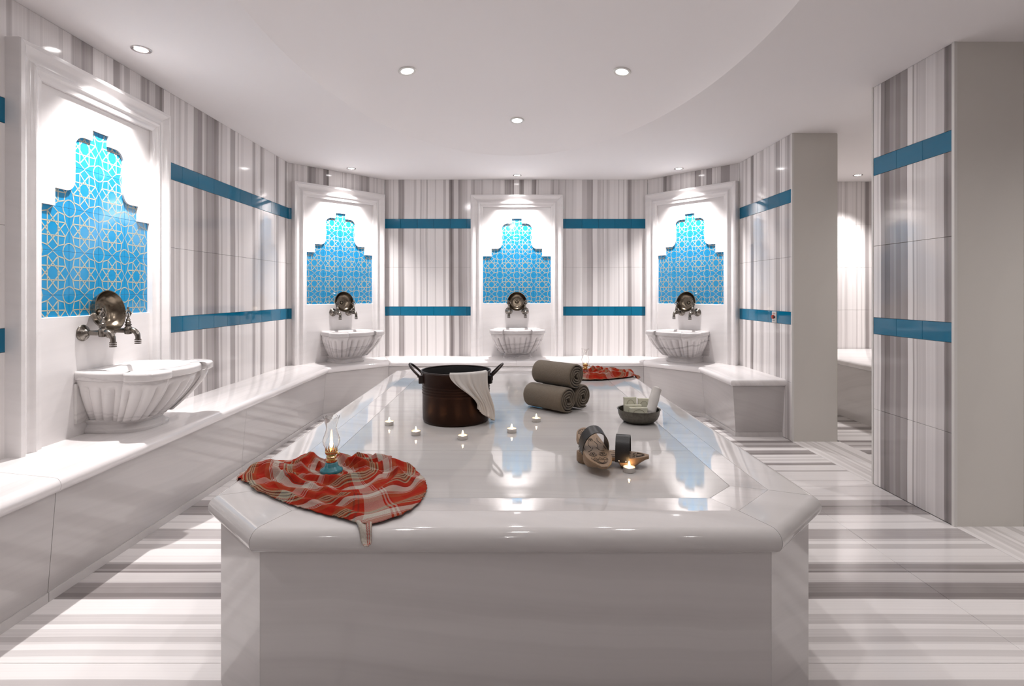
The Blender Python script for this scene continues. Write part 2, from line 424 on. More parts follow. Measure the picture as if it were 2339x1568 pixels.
# ceiling with a shallow oval dome
DC, DA, DB, DH = (0.04, 2.50), 1.15, 2.14, 0.19
def dome_z(x, y):
    q = ((x-DC[0])/DA)**2 + ((y-DC[1])/DB)**2
    return CEIL + DH*(1-q)**0.85 if q < 1 else CEIL
def build_ceiling():
    m = MB(); n = 96; R = []
    x0, x1, y0, y1 = -2.1, 4.7, -2.1, 5.8
    ring = []
    for i in range(n):
        a = 2*PI*i/n; dx, dy = math.cos(a)*DA, math.sin(a)*DB
        t = min([ (x1-DC[0])/dx if dx > 1e-9 else 1e9, (x0-DC[0])/dx if dx < -1e-9 else 1e9,
                  (y1-DC[1])/dy if dy > 1e-9 else 1e9, (y0-DC[1])/dy if dy < -1e-9 else 1e9])
        ring.append((DC[0]+dx*t, DC[1]+dy*t, CEIL))
    el = lambda r: [(DC[0]+DA*r*math.cos(2*PI*i/n), DC[1]+DB*r*math.sin(2*PI*i/n),
                     dome_z(DC[0]+DA*r*math.cos(2*PI*i/n), DC[1]+DB*r*math.sin(2*PI*i/n)) if r < 1 else CEIL) for i in range(n)]
    m.loops([ring, el(1.0)], False, False)
    rs = [1.0, 0.985, 0.96, 0.92, 0.86, 0.78, 0.68, 0.56, 0.42, 0.26, 0.1]
    m.loops([el(r) for r in rs], False, True)
    m.loops([[(p[0], p[1], CEIL+0.3) for p in ring], ring], True, False)
    return m.obj('ceiling', M['paint'], smooth=True, angle=6, fix=True)
tag(build_ceiling(), kind='structure')

# ------------------------------------------------------------------ lights in the ceiling
def spot_lamp(x, y, label, energy, size=94, blend=0.95, group='small ceiling spotlights'):
    th = thing('ceiling_spotlight', (x, y, CEIL), 0, label, 'spotlight', group)
    MB().lathe([(0.030,-0.0005),(0.043,-0.0005),(0.044,-0.003),(0.040,-0.006),(0.031,-0.004)], 28, cap=False).obj('trim_ring', M['chrome'], th, True, 40)
    MB().lathe([(0.001,-0.003),(0.024,-0.003),(0.030,-0.0015)], 24).obj('lens', M['bulb'], th)
    ld = bpy.data.lights.new('spot_beam', 'SPOT'); ld.energy = energy; ld.spot_size = math.radians(size); ld.spot_blend = blend
    ld.shadow_soft_size = 0.018; ld.color = WHITE_LIGHT
    lo = bpy.data.objects.new('spot_beam', ld); lo.location = (0, 0, -0.012); link(lo, th)
    return th
NC = {'left': (Vector((-2.0, 2.615)), Vector((1, 0))), }
def mid(a, b): return (Vector(a)+Vector(b))/2
def nrm(a, b):
    d = (Vector(b)-Vector(a)).normalized(); return Vector((-d.y, d.x))
NICHES = [
    dict(c=Vector((-2.0, 2.615)), n=Vector((1, 0)), bs=-0.045, ts=0.03, where='on the long side wall', bas='over the long side bench'),
    dict(c=mid(W[1], W[2]), n=nrm(W[2], W[1]), bs=0.0, where='on the slanted wall by the long bench', bas='in the corner beside the long bench'),
    dict(c=Vector((0.085, 5.62)), n=Vector((0, -1)), bs=0.0, where='on the flat back wall', bas='in the middle of the back bench'),
    dict(c=mid(W[3], W[4]), n=nrm(W[4], W[3]), bs=0.0, where='on the slanted wall by the button plate', bas='beside the short end bench'),
]
for N in NICHES:
    N['rz'] = math.atan2(-N['n'].x, N['n'].y)   # local +y = n
    N['s'] = Vector((math.cos(N['rz']), math.sin(N['rz'])))
    p = N['c'] + N['n']*0.215
    spot_lamp(p.x, p.y, 'small round ceiling spotlight above the niche ' + N['where'], SPOT_W)
spot_lamp(3.50, 5.40, 'small round ceiling spotlight in the side room beyond the doorway', SPOT_W)
for x, y, e in ((-1.78, 0.80, 4.2), (-1.3, -0.9, 1), (0.0, -1.2, 1), (1.3, -0.9, 1), (2.95, 1.25, 5.5), (3.4, 3.4, 3.5)):  # unseen spotlights added as fill around the visible part of the room
    spot_lamp(x, y, 'added small ceiling spotlight out of view, giving the room fill light', FILL_W*e, 150 if x > -1.5 else 94)
def down_lamp(x, y):
    e = 0.01; z = dome_z(x, y)
    nx = (dome_z(x+e, y)-dome_z(x-e, y))/(2*e); ny = (dome_z(x, y+e)-dome_z(x, y-e))/(2*e)
    nv = Vector((-nx, -ny, 1)).normalized()
    th = thing('ceiling_downlight', (x, y, z), 0, 'large round white downlight set in the oval ceiling dome', 'downlight', 'downlights in the ceiling dome')
    th.rotation_euler = nv.to_track_quat('Z', 'Y').to_euler()
    MB().lathe([(0.036,-0.002),(0.050,0.0),(0.053,-0.004),(0.049,-0.009),(0.037,-0.007)], 36, cap=False).obj('trim_ring', M['trim'], th, True, 40)
    MB().lathe([(0.001,-0.0055),(0.030,-0.0055),(0.0365,-0.004)], 28).obj('lens', M['bulb'], th)
    ld = bpy.data.lights.new('down_beam', 'AREA'); ld.shape = 'DISK'; ld.size = 0.07; ld.energy = DOWN_W; ld.color = WHITE_LIGHT
    lo = bpy.data.objects.new('down_beam', ld); lo.location = (0, 0, -0.012); link(lo, th)
def ray_dome(px, py):
    for k in range(600):
        y = 1.0 + k*0.006; x = (px-CX)/FPX*y; z = CAMZ + (CY-py)/FPX*y
        if z >= dome_z(x, y): return x, y
    return x, y
for px, py in ((930, 160), (1421, 162), (1181, 274)):
    x, y = ray_dome(px, py); down_lamp(x, y); down_lamp(x, 2*DC[1]-y)  # the mirrored twin of each is unseen, added by symmetry for its light

# ------------------------------------------------------------------ fountain niches
HW, TW, THh = 0.352, 0.176, 0.196
def star_tile():
    """glazed tile with the cream eight-point star net standing slightly proud (local x across, z up, y out)"""
    m = MB(); w2, h2 = TW/2-0.0005, THh/2-0.0005
    L = []
    for (y, i) in ((0.0, 0), (0.0075, 0), (0.008, 0.0008)):
        L.append([(-w2+i, y, -h2+i), (w2-i, y, -h2+i), (w2-i, y, h2-i), (-w2+i, y, h2-i)])
    m.loops(L)
    ax, az = TW/2, THh/2
    Q = [((0,.316),(.763,.316)), ((.316,0),(.316,.763)), ((0,.447),(.316,.763)), ((.447,0),(.763,.316)), ((0,.447),(.447,0)),
         ((.316,.763),(0,1)), ((.763,.316),(1,0)), ((.316,.763),(.68,.68)), ((.763,.316),(.68,.68))]
    arc = [(1+0.39*math.cos(PI+PI/2*k/4), 1+0.39*math.sin(PI+PI/2*k/4)) for k in range(5)]
    Q += list(zip(arc[:-1], arc[1:]))
    hw = 0.0025
    for (a, b) in Q:
        for sx in (1, -1):
            for sz in (1, -1):
                p = Vector((a[0]*ax*sx, a[1]*az*sz)); q = Vector((b[0]*ax*sx, b[1]*az*sz)); d = q-p
                if d.length < 1e-5: continue
                d.normalize(); n = Vector((-d.y, d.x))*hw; e = d*hw*0.6
                c = [p-e+n, p-e-n, q+e-n, q+e+n]
                c = [Vector((max(-w2, min(w2, v.x)), max(-h2, min(h2, v.y)))) for v in c]
                m.add([(v.x, 0.0084, v.y) for v in c], [(0,1,2,3)], 1)
    return m.mesh('star_tile', [M['blue'], M['tline']])
TILE = star_tile()
def cut_profile():
    h = [(HW, 0.995), (HW, 1.483), (0.263, 1.483), (0.263, 1.562), (0.205, 1.562)]
    for k in range(1, 7):
        a = PI/2*k/6; h.append((0.205 - 0.051*math.sin(a), 1.562 + 0.053*(1-math.cos(a))))
    h.append((0.154, 1.772))
    for k in range(1, 7):
        a = PI/2*k/6; h.append((0.154 - 0.054*(1-math.cos(a)), 1.772 + 0.053*math.sin(a)))
    h += [(0.051, 1.825), (0.051, 1.876)]
    return h
PROF = [(0,0.0),(0,0.056),(0.004,0.062),(0.020,0.064),(0.028,0.058),(0.038,0.047),(0.050,0.040),(0.062,0.038),
        (0.068,0.040),(0.074,0.048),(0.083,0.052),(0.092,0.050),(0.097,0.043),(0.102,0.040),(0.126,0.037),(0.126,0.0)]
def niche(N, i):
    labels = ['white marble fountain niche with blue star tiles ' + N['where']]
    th = thing('wall_niche', (N['c'].x, N['c'].y, BZ), N['rz'], labels[0], 'niche', 'fountain niches')
    z0, zt = 0.0, 2.12-BZ; ho = 0.478
    # frame: two jambs and a head, mitred
    def piece(pa, pb): return MB().loops([pa, pb])
    for sgn in (-1, 1):
        a = [(sgn*(ho-u), n, z0) for u, n in PROF]; b = [(sgn*(ho-u), n, zt-u) for u, n in PROF]
        piece(a, b).obj('frame_jamb', M['niche'], th, True, 35)
    a = [(-(ho-u)+0.0006, n, zt-u) for u, n in PROF]; b = [((ho-u)-0.0006, n, zt-u) for u, n in PROF]
    piece(a, b).obj('frame_head', M['niche'], th, True, 35)
    fy = 0.0195
    # lower panel
    xi = ho-0.126
    L = []
    for (y, e) in ((0.0, 0), (fy-0.002, 0), (fy, 0.002)):
        L.append([(-xi, y, 0.0), (xi, y, 0.0), (xi, y, 0.995-BZ-e), (-xi, y, 0.995-BZ-e)])
    MB().loops(L).obj('lower_panel', M['niche'], th)
    h = cut_profile()[1:]
    right = [(x, z-BZ) for x, z in h]; left = [(-x, z-BZ) for x, z in reversed(h)]
    top = 1.995-BZ
    poly = [(-xi, top)] + [(-xi, 1.483-BZ)] + left[:-1][::-1][::-1] if False else None
    out = [(-xi, 1.483-BZ)] + list(reversed(left))[1:] if False else None
    path = [(-x, z-BZ) for x, z in h] + [(x, z-BZ) for x, z in reversed(h)]   # left springer .. top .. right springer
    path[0] = (-xi, path[0][1]); path[-1] = (xi, path[-1][1])
    poly = path + [(xi, top), (-xi, top)]
    MB().loops([[(x, 0.0, z) for x, z in poly], [(x, fy, z) for x, z in poly]]).obj('arched_panel', M['niche'], th, True, 30)
    for r in range(5):
        for c in range(4):
            o = bpy.data.objects.new('tile', TILE)
            o.location = ((c-1.5)*TW, 0.001, 0.995-BZ - 0.002 + (r+0.5)*THh - 0.098); link(o, th)
    return th
for i, N in enumerate(NICHES): niche(N, i)

# ------------------------------------------------------------------ wash basins
def rim_outline():
    L = []
    q = lambda a, b, c, t: tuple(a[k]*(1-t)**2 + 2*b[k]*t*(1-t) + c[k]*t*t for k in (0, 1))
    for k in range(13): L.append(q((-0.206, 0.0), (-0.276, 0.14), (-0.226, 0.268), k/12))
    nib0 = len(L)
    for p in ((-0.240,0.268),(-0.256,0.268),(-0.270,0.270),(-0.274,0.280)): L.append(p)
    for k in range(9): L.append(q((-0.275,0.300),(-0.268,0.408),(-0.165,0.414), k/8))
    for p in ((-0.150,0.412),(-0.143,0.408),(-0.142,0.396),(-0.142,0.380)): L.append(p)
    for k in range(1, 9): L.append(q((-0.142,0.380),(-0.075,0.424),(0,0.426), k/8))
    R = [(-x, y) for x, y in reversed(L[:-1])]
    return L + R
def resample(L, n):
    d = [0]
    for a, b in zip(L[:-1], L[1:]): d.append(d[-1] + math.dist(a, b))
    out = []; k = 0
    for i in range(n):
        s = d[-1]*i/(n-1)
        while k < len(d)-2 and d[k+1] < s: k += 1
        t = (s-d[k])/max(d[k+1]-d[k], 1e-9); out.append(lerp(L[k], L[k+1], t))
    return out, d[-1]
def basin_meshes():
    RAW = rim_outline()
    O, ln = resample(RAW, 265)
    N = len(O); nr = []
    for i in range(N):
        a, b = O[max(i-1,0)], O[min(i+1,N-1)]; d = Vector((b[0]-a[0], b[1]-a[1]))
        d = d.normalized() if d.length > 1e-9 else Vector((0,1)); nr.append((-d.y, d.x))
    # outward = left of travel (travel left wall -> front -> right wall is clockwise seen from above)
    def shp(sx, sy, add=0.0, z=0.0, cl=True):
        P = [(O[i][0]*sx + nr[i][0]*add, max(O[i][1]*sy + nr[i][1]*add, 0.0), z) for i in range(N)]
        return P
    rim = MB()
    inner = []
    for i in range(N):
        a = math.atan2(O[i][1]-0.205, O[i][0]); inner.append(a)
    def ell(rx, ry, z): return [(rx*math.cos(a), 0.205+ry*math.sin(a), z) for a in inner]
    rim.loops([shp(0.94,0.94,0,0.253), shp(0.978,0.982,0,0.257), shp(1,1,0.0,0.262), shp(1,1,0.0,0.286), shp(0.988,0.991,0,0.293), shp(0.965,0.972,0,0.297),
               ell(0.198,0.163,0.297), ell(0.190,0.156,0.292), ell(0.180,0.148,0.27), ell(0.15,0.125,0.20), ell(0.09,0.08,0.165), ell(0.01,0.01,0.16)], True, True)
    body = MB(); LL = []
    K = 34
    for j in range(K+1):
        q = j/K; z = 0.254 - q*(0.254-0.058)
        f = q**1.45; sx = 0.955 - 0.345*f; sy = 0.955 - 0.34*f
        P = []
        for i in range(N):
            x, y = O[i]; s = i/(N-1)*ln
            # flute zones: side lobes 4, nibs 2, front lobe 6 ; flat pilasters at the nib edges
            xx = x; w = 0.0
            per = ln/21.0; ph = (s/per) % 1.0
            w = abs(math.sin(PI*ph))**0.5
            topf = smoothstep(0.05, 0.20, q - 0.05*(1-w))
            d = 0.030*(w-0.88)*topf*(1-0.35*q)
            P.append((x*sx + nr[i][0]*d, max(y*sy + nr[i][1]*d, 0.0), z))
        LL.append(P)
    body.loops(LL, True, True)
    foot = MB(); prof = [(0.0,0.56),(0.014,0.565),(0.020,0.55),(0.026,0.52),(0.036,0.505),(0.046,0.52),(0.052,0.545),(0.060,0.55)]
    FO = []
    for i in range(N):
        a = PI - PI*i/(N-1); ca, sa = math.cos(a), math.sin(a)
        FO.append((0.262*math.copysign(abs(ca)**0.55, ca), 0.418*abs(sa)**0.42))
    foot.loops([[(x*s, max(y*s*1.08, 0.0), z) for x, y in FO] for z, s in prof], True, True)
    back = MB().box(-0.208, 0.208, 0.0, 0.012, 0.058, 0.240)
    return rim, body, foot, back
rim, body, foot, back = basin_meshes()
BMESH = []
for i in range(4):
    mt = M['basin'][i]
    BMESH.append((rim.mesh('rim', mt, True, 40), body.mesh('fluted_body', mt, True, 50), foot.mesh('foot', mt, True, 40), back.mesh('back_block', mt)))
BL = ['fluted white marble wash basin with dark vein near its bottom, ', 'fluted grey-white marble wash basin ', 'fluted grey-streaked marble wash basin ', 'fluted marble wash basin with grey upper band ']
for i, N in enumerate(NICHES):
    p = N['c'] + N['n']*0.0202 + N['s']*N['bs']
    th = thing('wash_basin', (p.x, p.y, BZ+0.0005), N['rz'], BL[i].strip(', ') + ' ' + N['bas'], 'basin', 'marble wash basins')
    for nm, me in zip(('rim', 'fluted_body', 'foot', 'back_block'), BMESH[i]):
        link(bpy.data.objects.new(nm, me), th)

# ------------------------------------------------------------------ taps and hammam bowls
def make_tap():
    """local y out of the wall, origin at the wall flange centre"""
    parts = []
    fl_ = MB(); 
    prof = [(0.001,0.0),(0.030,0.0),(0.031,0.004),(0.027,0.010),(0.017,0.015),(0.012,0.024),(0.010,0.03)]
    fl_.lathe(prof, 24).xform(Matrix.Rotation(-PI/2, 4, 'X'))
    parts.append(('flange', fl_))
    b = MB(); b.tube([(0,0.022,0),(0,0.05,0),(0,0.085,0)], [0.0085,0.0095,0.0105], 14)
    b.lathe([(0.004,-0.016),(0.013,-0.014),(0.0145,-0.004),(0.0145,0.012),(0.011,0.016),(0.009,0.02)], 18, (0,0.082,0))
    parts.append(('body', b))
    h = MB(); h.lathe([(0.006,0.018),(0.0125,0.020),(0.0125,0.025),(0.009,0.027),(0.0105,0.031),(0.0105,0.035),(0.007,0.038),(0.0085,0.042),(0.005,0.048),(0.004,0.055)], 16, (0,0.082,0))
    # pierced spade-shaped key
    for sx in (-1, 1):
        h.tube([(0,0.082,0.052),(sx*0.010,0.082,0.058),(sx*0.0145,0.082,0.067),(sx*0.010,0.082,0.075),(sx*0.004,0.082,0.080),(0,0.082,0.088)], 0.0028, 8)
        h.ball((sx*0.0145,0.082,0.067), 0.0042, 8, 6)
    h.tube([(0,0.082,0.05),(0,0.082,0.088)], 0.0022, 8); h.ball((0,0.082,0.089), 0.0045, 8, 6); h.ball((0,0.082,0.069), 0.0045, 8, 6)
    parts.append(('handle', h))
    s = MB(); pts = []
    for k in range(9):
        a = PI/2*k/8; pts.append((0, 0.094+0.030*math.sin(a), 0.002-0.030*(1-math.cos(a))))
    s.tube([(0,0.088,0.002)] + pts + [(0,0.124,-0.036)], [0.0095]+[0.011]*4+[0.0105]*3+[0.0095]*3, 14)
    for zz in (-0.034, -0.041, -0.048): s.lathe([(0.008,zz),(0.0125,zz),(0.0125,zz-0.0045),(0.009,zz-0.005)], 16, (0,0.124,0))
    parts.append(('spout', s))
    return [(n, m.mesh(n, M['brass'], True, 45)) for n, m in parts]
TAP = make_tap()
def make_tas():
    R = 0.097; out = []
    o = MB(); prof = [(0.001,0.0),(0.040,0.0),(0.062,0.006),(0.080,0.020),(0.091,0.040),(R,0.058),(R+0.002,0.060),(R-0.002,0.0605),(0.088,0.042),(0.077,0.023),(0.060,0.010),(0.040,0.0035),(0.034,0.0045),(0.030,0.0035),(0.018,0.0035),(0.016,0.008),(0.010,0.013),(0.001,0.0145)]
    o.lathe(prof, 40)
    return o.mesh('bath_bowl', M['tas'], True, 40)
TAS = make_tas()
for i, N in enumerate(NICHES):
    fy = 0.0197
    for sg in (-1, 1):
        p = N['c'] + N['n']*fy + N['s']*(sg*0.084 + N.get('ts', 0))
        th = thing('wall_tap', (p.x, p.y, 0.915), N['rz'], 'antique brass tap in the niche ' + N['where'], 'tap', 'taps on the niche ' + N['where'])
        th.scale = (1.25, 1.15, 1.25)
        for nm, me in TAP: link(bpy.data.objects.new(nm, me), th)
    p = N['c'] + N['n']*(fy+0.012) + N['s']*N.get('ts', 0)
    o = bpy.data.objects.new('bath_bowl', TAS); link(o)
    # bowl leans on the two tap bodies, its mouth facing out and slightly up
    o.matrix_world = Matrix.Translation((p.x, p.y, 1.007)) @ Matrix.Rotation(N['rz'], 4, 'Z') @ Matrix.Rotation(-PI/2 + 0.16, 4, 'X')
    tag(o, 'metal bath bowl propped on the taps ' + N['where'], 'bowl', 'hammam bowls on the taps')

# ------------------------------------------------------------------ benches
BD = 0.42
def ip(i):   # front-edge vertex for wall vertex i
    return None
def line_off(a, b, d):
    n = nrm(b, a)  # wall lines are listed so that the room lies to the right; flip
    return Vector(a)+n*d, Vector(b)+n*d
def isect(a, b, c, d):
    r = b-a; s = d-c; den = r.x*s.y-r.y*s.x; t = ((c.x-a.x)*s.y-(c.y-a.y)*s.x)/den
    return a + r*t
offs = [line_off(W[k], W[k+1], BD + (0.03 if k == 2 else 0.0)) for k in range(5)]
Fv = [offs[0][0]] + [isect(*offs[k-1], *offs[k]) for k in range(1, 5)] + [offs[4][1]]
WB = [Vector(p) for p in W]
def bench(k, label, cuts_top, cuts_front, end=False):
    a, b, fa, fb = WB[k], WB[k+1], Fv[k], Fv[k+1]
    d = (b-a).normalized(); rz = math.atan2(d.y, d.x)
    org = (a+b)/2 + (fa+fb)/2; org = org/2
    th = thing('marble_bench', (org.x, org.y, 0), rz, label, 'bench')
    R = Matrix.Rotation(-rz, 2)
    loc = lambda v: tuple(R @ (v-org))
    A, B, FA, FB = loc(a), loc(b), loc(fa), loc(fb)
    def sub(t0, t1, g=0.0008):
        Ln = math.dist(A, B); g /= Ln
        P = [lerp(A, B, t0+g), lerp(FA, FB, t0+g), lerp(FA, FB, t1-g), lerp(A, B, t1-g)]
        return P
    ct = [0]+cuts_top+[1]
    for t0, t1 in zip(ct[:-1], ct[1:]):
        P = sub(t0, t1); e = end and t1 == 1
        nose = [False, True, e, False]
        Q = ccw(P)
        if Q is not P and Q != P:
            nose = [nose[(len(P)-2-i) % 4] for i in range(4)]
        nosed(Q, nose, BZ, 0.052).obj('top_slab', M['bench_x'], th, True, 50)
    cf = [0]+cuts_front+[1]
    for t0, t1 in zip(cf[:-1], cf[1:]):
        P = sub(t0, t1, 0.0010); e = end and t1 == 1
        Q = ccw(P); flip = Q != P
        def nz(v): 
            L = [0, v, v if e else 0, 0]
            return [L[(2-i) % 4] for i in range(4)] if flip else L
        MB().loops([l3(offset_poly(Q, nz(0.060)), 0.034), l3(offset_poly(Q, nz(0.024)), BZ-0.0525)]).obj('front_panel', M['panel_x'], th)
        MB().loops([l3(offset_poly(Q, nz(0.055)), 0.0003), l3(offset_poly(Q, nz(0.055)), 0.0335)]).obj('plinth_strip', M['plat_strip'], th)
    return th
Lw = 6.89
bench(0, 'long marble bench along the side wall with blue bands', [4.0/Lw], [2.55/Lw, 4.0/Lw, 5.42/Lw])
bench(1, 'short slanted marble bench section between the long bench and the back bench', [], [])
bench(2, 'straight marble bench under the flat back wall', [0.50], [0.5])
bench(3, 'short slanted marble bench section beside the end bench near the doorway', [], [])
bench(4, 'short marble end bench against the striped wall by the doorway', [], [], end=True)
# bench in the side room
th = thing('marble_bench', (3.46, 4.55, 0), 0, 'marble bench with grey front in the side room beyond the doorway', 'bench')
P = [(-0.51,-1.3),(0.53,-1.3),(0.53,1.16),(-0.51,1.16)]
nosed(P, [False,False,False,True], 0.51, 0.055).obj('top_slab', M['bench_x'], th, True, 50)
MB().loops([l3(offset_poly(P,[0,0,0,0.03]), 0.0005), l3(offset_poly(P,[0,0,0,0.03]), 0.454)]).obj('front_panel', M['plat_f'], th)

# ------------------------------------------------------------------ central heated platform
PX0, PX1, PY0, PY1, CH = -0.842, 0.876, 1.285, 4.18, 0.222
OCT = [(PX0+CH,PY0),(PX1-CH,PY0),(PX1,PY0+CH),(PX1,PY1-CH),(PX1-CH,PY1),(PX0+CH,PY1),(PX0,PY1-CH),(PX0,PY0+CH)]
pc = Vector(((PX0+PX1)/2, (PY0+PY1)/2))
OL = [(p[0]-pc.x, p[1]-pc.y) for p in OCT]
plat = thing('marble_platform', (pc.x, pc.y, 0), 0, 'large eight-sided marble heated platform in the middle of the room', 'platform')
ZI = PZ - 0.003
def ring_piece(i, prof, mat, name, g=0.0007, smooth=True):
    cols = []
    for d, z in prof:
        O_ = offset_poly(OL, d); a, b = O_[i], O_[(i+1) % 8]; ln = math.dist(a, b)
        cols.append((lerp(a, b, g/ln)+(z,), lerp(a, b, 1-g/ln)+(z,)))
    MB().loops([[c[0] for c in cols], [c[1] for c in cols]]).obj(name, mat, plat, smooth, 50)
nose_r = 0.030
bp = [(0.125, PZ-2*nose_r), (0.125, PZ), ]
bp += [(nose_r*(1-math.sin(PI*k/12)), PZ-nose_r+nose_r*math.cos(PI*k/12)) for k in range(13)]
for i in range(8):
    ring_piece(i, bp, M['plat_b'], 'border_slab')
    ring_piece(i, [(0.1258, PZ-0.03), (0.2195, PZ-0.03), (0.2195, ZI), (0.1258, PZ-0.0002)], M['plat_strip'], 'inlay_strip', 0.0004, False)
    ring_piece(i, [(0.030, 0.0005), (0.060, 0.0005), (0.060, PZ-2*nose_r-0.0005), (0.030, PZ-2*nose_r-0.0005)], M['plat_f'], 'side_panel', 0.0004, False)
INN = offset_poly(OL, 0.2203)
yc = [PY0-pc.y, 1.955-pc.y, 2.62-pc.y, 3.29-pc.y, PY1-pc.y]
for y0, y1 in zip(yc[:-1], yc[1:]):
    slab_poly(clipY(INN, y0+0.0005, y1-0.0005), PZ-0.03, ZI, 0.0006).obj('centre_slab', M['plat_x'], plat)
MB().loops([l3(offset_poly(OL, 0.065), 0.0005), l3(offset_poly(OL, 0.065), PZ-0.0605)]).obj('core', M['grout'], plat)
def plat_z(x, y):
    p = (x-pc.x, y-pc.y); d = 1e9
    for i in range(8):
        a, b = OL[i], OL[(i+1) % 8]; e = Vector((b[0]-a[0], b[1]-a[1])).normalized()
        d = min(d, -e.y*(p[0]-a[0]) + e.x*(p[1]-a[1]))
    if d < nose_r: 
        q = max(d, 0)/nose_r
        return PZ - nose_r + nose_r*math.sqrt(max(1-(1-q)**2, 0))
    return PZ - 0.003*smoothstep(0.125, 0.22, d)

# ------------------------------------------------------------------ copper cauldron and its cloth
pr = 0.150; pf = at(1042, 978, ZI); POT = Vector(((1042-CX)/FPX*(pf.y+pr), pf.y+pr, ZI+0.0003))
pot = thing('copper_cauldron', POT, 0, 'dark copper cauldron with two upright handles on the platform', 'cauldron')
PH = 0.226
prof = [(0.001,0.0),(pr-0.012,0.0),(pr-0.003,0.004),(pr,0.014),(pr+0.001,0.06),(pr+0.001,0.118)]
for k in range(4):
    z = 0.124+k*0.012; prof += [(pr+0.0012,z),(pr+0.0032,z+0.004),(pr+0.0012,z+0.008)]
prof += [(pr+0.001,0.19),(pr+0.004,0.212),(pr+0.007,PH-0.004)]
MB().lathe(prof, 56, cap=False).obj('body', M['copper'], pot, True, 60)
MB().lathe([(pr+0.003,PH-0.004),(pr-0.002,0.20),(pr-0.003,0.05),(pr-0.006,0.004),(0.001,0.003)], 56, cap=False).obj('lining', M['pot_in'], pot, True, 60)
MB().tube([((pr+0.0055)*math.cos(2*PI*k/56),(pr+0.0055)*math.sin(2*PI*k/56),PH-0.002) for k in range(56)], 0.0038, 8, closed=True).obj('rim', M['pot_rim'], pot, True)
for sg in (-1, 1):
    h = MB(); pts = []
    for k in range(15):
        a = PI*k/14; e = math.sin(a)
        pts.append((sg*(pr+0.014+0.046*e**0.8), -0.045*math.cos(a), PH-0.020+0.046*e**0.8))
    h.tube([(sg*(pr+0.012), -0.045, PH-0.028)] + pts + [(sg*(pr+0.012), 0.045, PH-0.028)], 0.0055, 10)
    ho = h.obj('handle', M['pot_rim'], pot, True)
    for sy in (-1, 1):
        a0 = 0.30*sy
        b = MB().box(-0.010, 0.011, -0.010, 0.010, -0.020, 0.014)
        b.xform(Matrix.Translation((sg*(pr+0.009)*math.cos(a0), (pr+0.009)*math.sin(a0), PH-0.034)) @ Matrix.Rotation(a0*sg, 4, 'Z'))
        b.obj('bracket', M['pot_rim'], ho)
def pot_cloth():
    m = MB(); D = math.radians
    def fn(u, v):
        # v<0.14 inside the pot, then over the rim and down the outside; u across
        ph0 = -4 + 40*smoothstep(0.2, 0.95, v); ph1 = 60 + 17*smoothstep(0.35, 0.95, v)
        ph = D(ph0 + (ph1-ph0)*u)
        fold = 0.0035*math.sin(u*16+1.0+2*v) + 0.003*math.sin(u*31+3*v) + 0.002*math.sin(u*9 - 5*v)
        if v < 0.14:
            q = v/0.14; r = pr - 0.006 + 0.006*q - 0.002*abs(fold)/0.005; z = PH - 0.03*(1-q) + 0.004*q
        elif v < 0.20:
            q = (v-0.14)/0.06; r = pr + 0.000 + 0.016*q; z = PH + 0.004 + 0.004*math.sin(PI*q)
        else:
            q = (v-0.20)/0.80; r = pr + 0.016 + 0.004*q + abs(fold)*1.8*(0.35+q)
            bot = 0.034 + 0.10*(max(0, 0.45-u)/0.45)**1.4*0.45 - 0.028*smoothstep(0.4, 0.9, u)
            z = PH + 0.003 + (bot - PH)*q
        return (r*math.sin(ph), -r*math.cos(ph), z)
    m.grid(fn, 60, 50)
    o = m.obj('draped_cloth', M['cotton'], None, True); o.location = POT
    md = o.modifiers.new('thickness', 'SOLIDIFY'); md.thickness = 0.0016; md.offset = 1
    return tag(o, 'thin white cotton cloth draped over the rim of the copper cauldron', 'cloth')
pot_cloth()

# ------------------------------------------------------------------ rolled towels
def towel_mesh(R, Ln, seed):
    rnd = random.Random(seed); th = 0.0092; pitch = 0.0122; turns = (R - th/2 - 0.012)/pitch; n = int(turns*44)
    p1, p2 = -PI/2 + 0.5 - 2*PI*turns, rnd.random()*6
    def pt(k, side, f):
        a = 2*PI*turns*k/n; r = 0.012 + pitch*a/(2*PI)
        tt = th*f*(1 if k < n-8 else max((n-k)/8, 0.15))
        r = r + side*tt/2
        q = 1 - r/R
        x = r*math.cos(a+p1) + 0.010*q*math.sin(3*a+p2)*0.6; z = r*math.sin(a+p1)*(1-0.10*max(q,0)) + 0.007*q*math.sin(2*a+p1)
        return x, z
    sl = [(0.0, 0.40, 0.986), (0.003, 0.80, 0.996), (0.008, 0.97, 1.0), (0.02, 1, 1), (Ln/2, 1, 1.0), (Ln-0.02, 1, 1), (Ln-0.008, 0.97, 1), (Ln-0.003, 0.80, 0.996), (Ln, 0.4, 0.986)]
    L = []
    for (y, f, s) in sl:
        A = [pt(k, 1, f) for k in range(n+1)]; B = [pt(k, -1, f) for k in range(n, -1, -1)]
        L.append([(x*s, y, z*s) for x, z in A+B])
    m = MB(); m.loops(L, False, False)
    nn = 2*(n+1); base = len(sl)-1
    for c, off in ((0, 0), (1, base*nn)):
        for k in range(n):
            m.f.append([off+k, off+k+1, off+nn-2-k, off+nn-1-k]); m.mi.append(0)
    return m.mesh('rolled_towel', M['towel'], True, 50)
TR = 0.0645; u = Vector((-0.70, 0.714)); pz = at(1293, 953, ZI)
c1 = Vector((0.285, 2.56)); pv = Vector((0.714, 0.70))
tl = ['rolled brown towel at the bottom of the pile, beside the tea lights', 'rolled brown towel at the bottom of the pile, beside the soap bowl', 'rolled brown towel lying on top of two other rolls']
